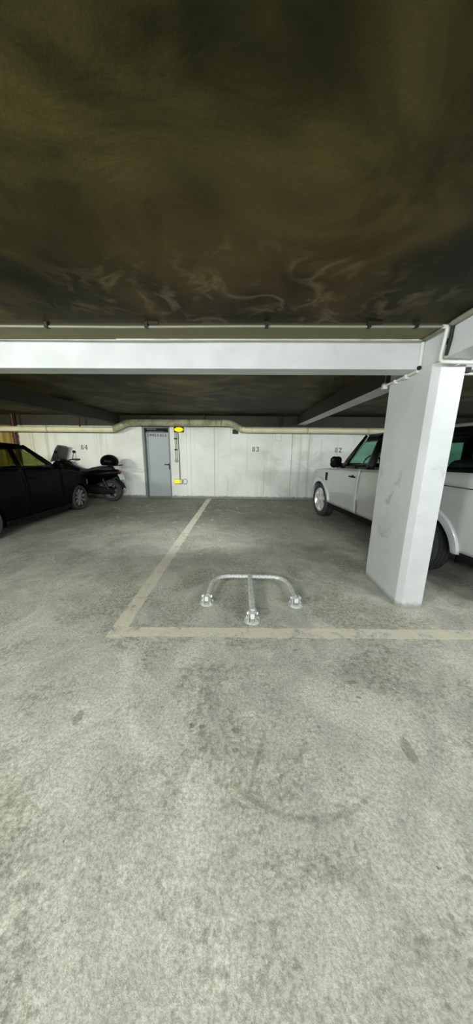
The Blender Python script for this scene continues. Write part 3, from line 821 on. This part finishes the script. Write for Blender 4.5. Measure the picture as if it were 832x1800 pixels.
# silver SUV
suv = thing('silver_suv', 'boxy silver off-road car parked nose to the wall behind the column', 'car', (3.301, 3.432, 0), math.radians(97.9))
SUV = dict(paint=M_SILVER, kind='suv', hw=.96, arch=.455, axle_z=.42, rear=.10, front=3.35, start=-.98, end=4.20,
  sill=[(-1, .52), (-.35, .50), (.5, .44), (2.9, .42), (3.8, .46), (4.2, .46)],
  top=[(-1, 1.40), (.3, 1.35), (1.2, 1.29), (2.5, 1.235), (2.75, 1.205), (3.7, 1.12), (4.0, 1.09), (4.2, 1.04)],
  plan=[(-.98, .80), (-.9, .90), (-.7, .95), (0, .96), (3.5, .96), (3.75, .945), (3.9, .89), (4.03, .78), (4.13, .58), (4.18, .34), (4.2, .01)],
  kz=[(.3, .965), (.5, .985), (.75, 1.0), (1.0, .998), (1.15, .985), (1.23, .96), (1.4, .95)],
  nose=[(.3, .10), (.6, .0), (.8, .04), (1.1, .12)], nose_s=3.75, tailc=[(.3, .02), (1.4, .03)], tail_s=-.7,
  doors=(2.90, 1.72, .58), handle=M_TRIM, handle_dz=.15, flare=.032, flare_w=.085, flare_mat=M_SILVERL, sill_mat=M_TRIM,
  gh=[(1.2, .915), (1.4, .90), (1.86, .80), (1.95, .78)], ghs=[(1.4, 0), (2.5, .05), (2.8, .08)],
  windows=[([(1.58, 1.30), (2.38, 1.27), (1.90, 1.77), (1.46, 1.78)], M_GREEN), ([(.66, 1.36), (1.34, 1.32), (1.28, 1.79), (.66, 1.80)], M_GREEN), ([(-.80, 1.44), (.50, 1.38), (.50, 1.80), (-.72, 1.82)], M_DARKG)],
  pillars=[[(2.38, 1.22), (2.62, 1.20), (1.92, 1.88), (1.86, 1.86)], [(1.34, 1.28), (1.58, 1.27), (1.46, 1.86), (1.28, 1.86)], [(.50, 1.33), (.66, 1.32), (.66, 1.86), (.50, 1.87)], [(-.98, 1.40), (-.80, 1.38), (-.72, 1.87), (-.86, 1.88)],
    [(-.80, 1.375), (2.40, 1.225), (2.36, 1.285), (-.80, 1.445)], [(-.74, 1.815), (1.84, 1.75), (1.80, 1.87), (-.80, 1.885)]],
  pillar_mat=M_GLOSSB, mirror=(2.46, 1.36), mirror_out=.0, mirror_size=(.09, .115, .11), mirror_mat=M_GLOSSB, hood_s=2.62, crown=.045,
  roof=[(-.90, 1.89), (.2, 1.905), (1.4, 1.89), (1.82, 1.865)], roof_crown=.045, screen=((2.62, 1.20), (1.84, 1.87)), rear_screen=((-.96, 1.40), (-.86, 1.87)),
  glassf=M_GREEN, glassr=M_DARKG, floor_z=.62, bottom=.34, dash_z=1.33, drive=.42, seats=[(1.42, (.42, -.42)), (.62, (.55, 0, -.55))], seat_z=1.30,
  tw=.27, tr=.41, rim=.285, tuck=.0, rear_dx=.17, spokes=5, lamp_s=3.78, lamp_z=(.86, 1.05))
build_car(suv, SUV)
# fender vent, bumper trim, crease
for sg in (1, -1):
    bm = bmesh.new()
    for k in range(4): box(bm, 2.98, 3.07-k*.0, sg*.964-.006, sg*.964+.006, .935+k*.04, .96+k*.04)
    box(bm, 2.97, 3.08, sg*.962-.005, sg*.962+.005, .92, 1.10)
    v = link('side_vent', bm, M_TRIM, suv, smooth=False)
    for a, b, z0, z1 in ((-.97, .56, 1.21, 1.205), (2.92, 3.7, 1.10, 1.045)):
        bm = bmesh.new()
        hexa(bm, [(a, sg*(.951)-.003, z0), (b, sg*(.951)-.003, z1), (b, sg*(.951)+.003, z1), (a, sg*(.951)+.003, z0), (a, sg*.951-.003, z0+.007), (b, sg*.951-.003, z1+.007), (b, sg*.951+.003, z1+.007), (a, sg*.951+.003, z0+.007)])
        link('panel_gap', bm, M_UNDER, suv, smooth=False)
rows = []
for z in (.41, .45, .50):
    rows.append([(s, y, z) for s, y in [(-.41, .93), (-.7, .94), (-.95, .88), (-1.03, .5), (-1.05, 0), (-1.03, -.5), (-.95, -.88), (-.7, -.94), (-.41, -.93)]])
shell('rear_bumper', rows, M_TRIM, suv, .03)
bm = bmesh.new(); lathe(bm, [(0, .34), (.02, .36), (.14, .36)], 'x', 32, (0, 0, 0)) if False else None
bm.free()

# black car
blk = thing('black_car', 'black hatchback car parked nose to the wall at the left', 'car', (-5.15, 4.22, 0), math.radians(90))
BLK = dict(paint=M_BLACKP, kind='blk', hw=.90, arch=.375, axle_z=.33, rear=0.0, front=2.66, start=-.95, end=3.50,
  sill=[(-.95, .36), (.4, .27), (2.3, .25), (3.1, .27), (3.5, .30)],
  top=[(-.95, 1.18), (.5, 1.22), (1.75, 1.17), (2.05, 1.12), (2.6, 1.01), (3.0, .90), (3.3, .80), (3.5, .70)],
  plan=[(-.95, .70), (-.8, .82), (-.5, .88), (0, .90), (2.7, .90), (3.0, .87), (3.2, .80), (3.36, .64), (3.45, .42), (3.5, .01)],
  kz=[(.2, .95), (.45, .985), (.7, 1.0), (.9, .985), (1.1, .955), (1.2, .93)],
  nose=[(.2, .06), (.45, .0), (.8, .10), (1.1, .2)], nose_s=3.0, tailc=[(.3, .0), (1.2, .08)], tail_s=-.6,
  doors=(1.98, .92, -.05), handle=M_BLACKP, handle_dz=.20, flare=.008, flare_w=.03, flare_mat=M_BLACKP, sill_mat=M_TRIM,
  gh=[(1.1, .845), (1.25, .83), (1.60, .66), (1.70, .62)], ghs=[(1.2, 0), (1.8, .03), (2.4, .10)],
  windows=[([(.95, 1.215), (1.74, 1.205), (1.20, 1.56), (.98, 1.575)], M_SMOKE), ([(.0, 1.23), (.85, 1.22), (.88, 1.58), (.15, 1.58)], M_SMOKE)],
  pillars=[[(1.74, 1.16), (2.02, 1.12), (1.32, 1.64), (1.20, 1.62)], [(.84, 1.2), (.96, 1.2), (.99, 1.62), (.88, 1.62)], [(-.6, 1.16), (.04, 1.2), (.16, 1.62), (-.3, 1.60)],
    [(-.5, 1.17), (1.8, 1.155), (1.76, 1.215), (-.5, 1.235)], [(-.3, 1.57), (1.24, 1.545), (1.24, 1.62), (-.3, 1.64)]],
  pillar_mat=M_BLACKP, mirror=(1.72, 1.20), mirror_size=(.075, .10, .07), mirror_mat=M_BLACKP, hood_s=2.02, crown=.04,
  roof=[(-.55, 1.58), (.2, 1.635), (.9, 1.65), (1.30, 1.625)], roof_crown=.045, screen=((2.02, 1.13), (1.30, 1.62)), rear_screen=((-.90, 1.18), (-.55, 1.58)),
  glassf=M_SMOKE, glassr=M_SMOKE, floor_z=.42, bottom=.2, dash_z=1.12, drive=.37, seats=[(.95, (.37, -.37)), (.15, (.4, -.4))], seat_z=1.16,
  tw=.21, tr=.32, rim=.235, tuck=.015, spokes=9, lamp_s=3.02, lamp_z=(.62, .76))
build_car(blk, BLK)

# ------------------------------------------------------------------ motor scooter
mc = thing('motor_scooter', 'black motor scooter with a tall grey windscreen parked along the back wall', 'motorcycle', (-4.88, 8.20, 0), math.radians(171))
mc.scale = (1.17, 1.12, 1.12)
# local: +x forward (front wheel at +.78), rear wheel at -.72
def bwheel(x, R, rr, lab):
    t = bpy.data.objects.new('wheel', None); COL.objects.link(t); t.parent = mc; t.location = (x, 0, R)
    bm = bmesh.new(); lathe(bm, [(-.045, rr), (-.065, rr+.03), (-.055, R-.02), (0, R), (.055, R-.02), (.065, rr+.03), (.045, rr)], 'y', 40)
    for f in list(bm.faces):
        if len(f.verts) > 8: bm.faces.remove(f)
    link('tyre', bm, M_RUB, t)
    bm = bmesh.new(); lathe(bm, [(-.05, rr+.004), (-.045, rr-.012), (.045, rr-.012), (.05, rr+.004)], 'y', 40)
    for f in list(bm.faces):
        if len(f.verts) > 8: bm.faces.remove(f)
    for k in range(6):
        a = k*PI/3; tube(bm, [(.03*math.cos(a), 0, .03*math.sin(a)), ((rr-.005)*math.cos(a), 0, (rr-.005)*math.sin(a))], .014, 8)
    lathe(bm, [(-.06, .035), (.06, .035)], 'y', 16); link('rim', bm, M_RIMG, t)
    bm = bmesh.new(); lathe(bm, [(.052, .12), (.056, .12)], 'y', 28); link('brake_disc', bm, M_CHROME, t)
bwheel(-.76, .30, .195, ''); bwheel(.78, .31, .2, '')
def loft(name, secs, mat, par=mc, seg=20, **kw):
    """secs: (x, y, z centre, half y, half z)"""
    bm = bmesh.new(); rings = []
    for x, y, z, a, b in secs:
        rings.append([bm.verts.new((x, y+a*math.copysign(abs(math.cos(t))**.8, math.cos(t)), z+b*math.copysign(abs(math.sin(t))**.8, math.sin(t)))) for t in [2*PI*k/seg for k in range(seg)]])
    for i in range(len(rings)-1):
        for k in range(seg): bm.faces.new((rings[i][k], rings[i][(k+1) % seg], rings[i+1][(k+1) % seg], rings[i+1][k]))
    bm.faces.new(rings[0]); bm.faces.new(rings[-1][::-1])
    return link(name, bm, mat, par, **kw)
loft('rear_body', [(-1.02, 0, .80, .05, .03), (-.95, 0, .78, .11, .09), (-.75, 0, .74, .16, .14), (-.4, 0, .66, .2, .18), (-.1, 0, .56, .2, .2), (.12, 0, .44, .18, .12)], M_BLACKP)
loft('footboard', [(-.12, 0, .34, .2, .10), (.2, 0, .30, .22, .09), (.45, 0, .34, .2, .12), (.58, 0, .42, .16, .14)], M_TRIM)
loft('engine', [(-.86, .12, .30, .05, .06), (-.6, .12, .30, .08, .1), (-.3, .08, .32, .12, .13), (-.05, .03, .34, .12, .13)], M_RIMD)
loft('leg_shield', [(.36, 0, .62, .12, .2), (.48, 0, .72, .25, .36), (.62, 0, .78, .27, .34), (.78, 0, .84, .2, .22), (.92, 0, .84, .1, .10), (.97, 0, .83, .03, .03)], M_BLACKP)
loft('tunnel', [(-.25, 0, .62, .17, .2), (0, 0, .64, .16, .22), (.25, 0, .70, .15, .24), (.45, 0, .82, .13, .2)], M_BLACKP)
loft('seat', [(-.86, 0, .86, .07, .03), (-.78, 0, .89, .14, .06), (-.5, 0, .89, .17, .06), (-.3, 0, .86, .17, .055), (-.2, 0, .83, .17, .05), (.05, 0, .81, .13, .045), (.14, 0, .78, .06, .03)], M_SEAT)
bm = bmesh.new(); ellipsoid(bm, (-.76, 0, 1.07), (.22, .23, .185), 24)
for v in bm.verts:
    if v.co.z < .97: v.co.z = .97
link('top_case', bm, M_BLACKP, mc)
bm = bmesh.new()
for s in (-1, 1): tube(bm, roundpath([(-.5, s*.14, .86), (-.75, s*.15, .95), (-1.06, s*.12, .985), (-1.10, 0, .985)], .05), .012, 8)
link('luggage_rack', bm, M_TRIM, mc)
rows = []
for i in range(9):
    u = i/8; x = .88-.20*u; z = 1.02+.44*u; w = .27*(1-.2*u-(.25 if i == 8 else .06 if i == 7 else 0))
    rows.append([(x-.12*(v*v), v*w, z+.03*(1-v*v)) for v in [-1+2*j/10 for j in range(11)]])
shell('windscreen', rows, M_SCREEN, mc, .006)
bm = bmesh.new(); tube(bm, roundpath([(.42, -.36, 1.10), (.52, -.22, 1.10), (.60, 0, 1.04), (.52, .22, 1.10), (.42, .36, 1.10)], .08), .015, 10)
hb = link('handlebar', bm, M_TRIM, mc)
for s in (-1, 1):
    bm = bmesh.new(); tube(bm, [(.40, s*.38, 1.10), (.50, s*.24, 1.10)], .021, 10); link('grip', bm, M_RUB, hb)
    bm = bmesh.new(); tube(bm, [(.52, s*.24, 1.1), (.50, s*.29, 1.27)], .008, 8); ellipsoid(bm, (.50, s*.31, 1.31), (.02, .06, .04), 16); link('mirror', bm, M_TRIM, hb)
bm = bmesh.new()
for s in (-1, 1): tube(bm, [(.60, s*.085, .62), (.78, s*.085, .31)], .022, 10)
link('fork', bm, M_RIMD, mc)
rows = []
for i in range(13):
    a = .3+2.2*i/12; rows.append([(.78+.345*math.cos(a), y, .31+.345*math.sin(a)-(abs(y)*.3)) for y in (-.08, -.04, 0, .04, .08)])
shell('front_mudguard', rows, M_BLACKP, mc)
rows = []
for i in range(9):
    a = 2.0+.95*i/8; rows.append([(-.76+.36*math.cos(a), y, .31+.36*math.sin(a)-(abs(y)*.3)) for y in (-.08, -.04, 0, .04, .08)])
shell('rear_mudguard', rows, M_TRIM, mc)
bm = bmesh.new(); tube(bm, roundpath([(.0, -.12, .28), (-.4, -.15, .26), (-.95, -.17, .36)], .1), [.025]*8+[.055], 14) if False else tube(bm, [(.0, -.12, .28), (-.35, -.15, .26), (-.45, -.16, .27), (-1.0, -.18, .36)], [.022, .022, .055, .05], 14)
link('exhaust', bm, M_CHROME, mc)
bm = bmesh.new(); tube(bm, [(-.62, .15, .62), (-.76, .15, .34)], .028, 12); tube(bm, [(-.62, -.15, .62), (-.76, -.15, .34)], .028, 12); link('rear_shock', bm, M_RIMD, mc)
bm = bmesh.new(); hexa(bm, [(-1.10, -.105, .60), (-1.09, -.105, .60), (-1.09, .105, .60), (-1.10, .105, .60), (-1.04, -.105, .75), (-1.03, -.105, .75), (-1.03, .105, .75), (-1.04, .105, .75)])
link('number_plate', bm, M_PLATEW, mc, smooth=False)
bm = bmesh.new(); hexa(bm, [(-1.08, -.03, .58), (-.95, -.05, .66), (-.95, .05, .66), (-1.08, .03, .58), (-1.03, -.05, .76), (-.95, -.06, .76), (-.95, .06, .76), (-1.03, .05, .76)]); link('plate_holder', bm, M_TRIM, mc)
bm = bmesh.new(); ellipsoid(bm, (-1.02, 0, .80), (.03, .09, .03), 14); link('tail_light', bm, M_REDL, mc)
bm = bmesh.new(); ellipsoid(bm, (.93, 0, .86), (.05, .12, .06), 16); link('headlight', bm, M_CHROME, mc)
bm = bmesh.new(); tube(bm, [(-.05, .1, .3), (-.12, .24, .012)], .012, 8); tube(bm, [(-.12, .20, .012), (-.12, .28, .012)], .012, 8); link('side_stand', bm, M_TRIM, mc)

# ------------------------------------------------------------------ lights of the aisle, then added fill lights
def batten(x, y, power, col, lab):
    t = thing('ceiling_light', lab, 'light', (x, y, CZ), 0)
    bm = bmesh.new(); box(bm, -.62, .62, -.05, .05, -.06, 0); link('housing', bm, M_CONDW, t, smooth=False, bevel=.006)
    bm = bmesh.new(); tube(bm, [(-.6, 0, -.085), (.6, 0, -.085)], .014, 12); link('tube', bm, M_TUBE, t)
    for dx in (-.4, 0, .4):
        l = bpy.data.lights.new('batten_glow', 'POINT'); l.energy = power/3; l.color = col; l.shadow_soft_size = .06
        lo = bpy.data.objects.new('batten_glow', l); COL.objects.link(lo); lo.parent = t; lo.location = (dx, 0, -.16)
batten(3.1, .5, 160, (.95, .99, 1.0), 'fluorescent batten light on the ceiling right of the girder, over the aisle side')
batten(-3.3, -1.0, 500, (.98, 1.0, .95), 'fluorescent batten light on the aisle ceiling to the left')
batten(-.6, -3.0, 500, (.95, .99, 1.0), 'fluorescent batten light on the aisle ceiling behind the viewer')
def wall_fill(x, power, col, lab):
    """unseen fill light added behind the cross beam to brighten the back wall"""
    t = thing('ceiling_light', lab, 'light', (x, 3.16, CZ), 0)
    bm = bmesh.new(); box(bm, -.62, .62, -.06, .04, -.05, 0); hexa(bm, [(-.62, -.06, -.14), (.62, -.06, -.14), (.62, -.05, -.14), (-.62, -.05, -.14), (-.62, -.06, -.05), (.62, -.06, -.05), (.62, -.05, -.05), (-.62, -.05, -.05)])
    link('housing', bm, M_CONDW, t, smooth=False, bevel=.004)
    bm = bmesh.new(); tube(bm, [(-.6, -.015, -.085), (.6, -.015, -.085)], .014, 12); link('tube', bm, M_TUBE, t)
    l = bpy.data.lights.new('fill_glow', 'AREA'); l.shape = 'RECTANGLE'; l.size = 1.2; l.size_y = .08; l.energy = power; l.color = col; l.spread = math.radians(110)
    lo = bpy.data.objects.new('fill_glow', l); COL.objects.link(lo); lo.parent = t; lo.location = (0, .05, -.10)
    lo.rotation_euler = (math.radians(90-24), 0, 0)
wall_fill(-6.2, 66, (1.0, 1.0, .85), 'unseen fill light added behind the cross beam over the black car')
wall_fill(-1.1, 50, (.97, 1.0, .97), 'unseen fill light added behind the cross beam over the empty bay')
wall_fill(4.6, 46, (.97, 1.0, .97), 'unseen fill light added behind the cross beam over the silver car')

w = bpy.data.worlds.new('world'); bpy.context.scene.world = w; w.use_nodes = True
w.node_tree.nodes['Background'].inputs[0].default_value = (.5, .55, .5, 1); w.node_tree.nodes['Background'].inputs[1].default_value = .02

# ------------------------------------------------------------------ camera
f_px, pitch, yaw, roll = 472.0, .2299, .0230, -.0105
cam = bpy.data.cameras.new('camera'); co = bpy.data.objects.new('camera', cam); COL.objects.link(co)
cam.sensor_fit = 'HORIZONTAL'; cam.sensor_width = 36; cam.lens = f_px/832*36; cam.clip_start = .02; cam.clip_end = 100
fw = Vector((-math.sin(yaw)*math.cos(pitch), math.cos(yaw)*math.cos(pitch), -math.sin(pitch)))
rt = Vector((math.cos(yaw), math.sin(yaw), 0)); dn = fw.cross(rt)
rt2 = math.cos(roll)*rt+math.sin(roll)*dn; dn2 = -math.sin(roll)*rt+math.cos(roll)*dn
m = Matrix((rt2, -dn2, -fw)).transposed().to_4x4(); m.translation = (0, 0, 1.6)
co.matrix_world = m
S = bpy.context.scene; S.camera = co
S.view_settings.view_transform = 'Standard'; S.view_settings.look = 'None'; S.view_settings.gamma = 1; S.view_settings.use_curve_mapping = False
S.view_settings.exposure = 0.0
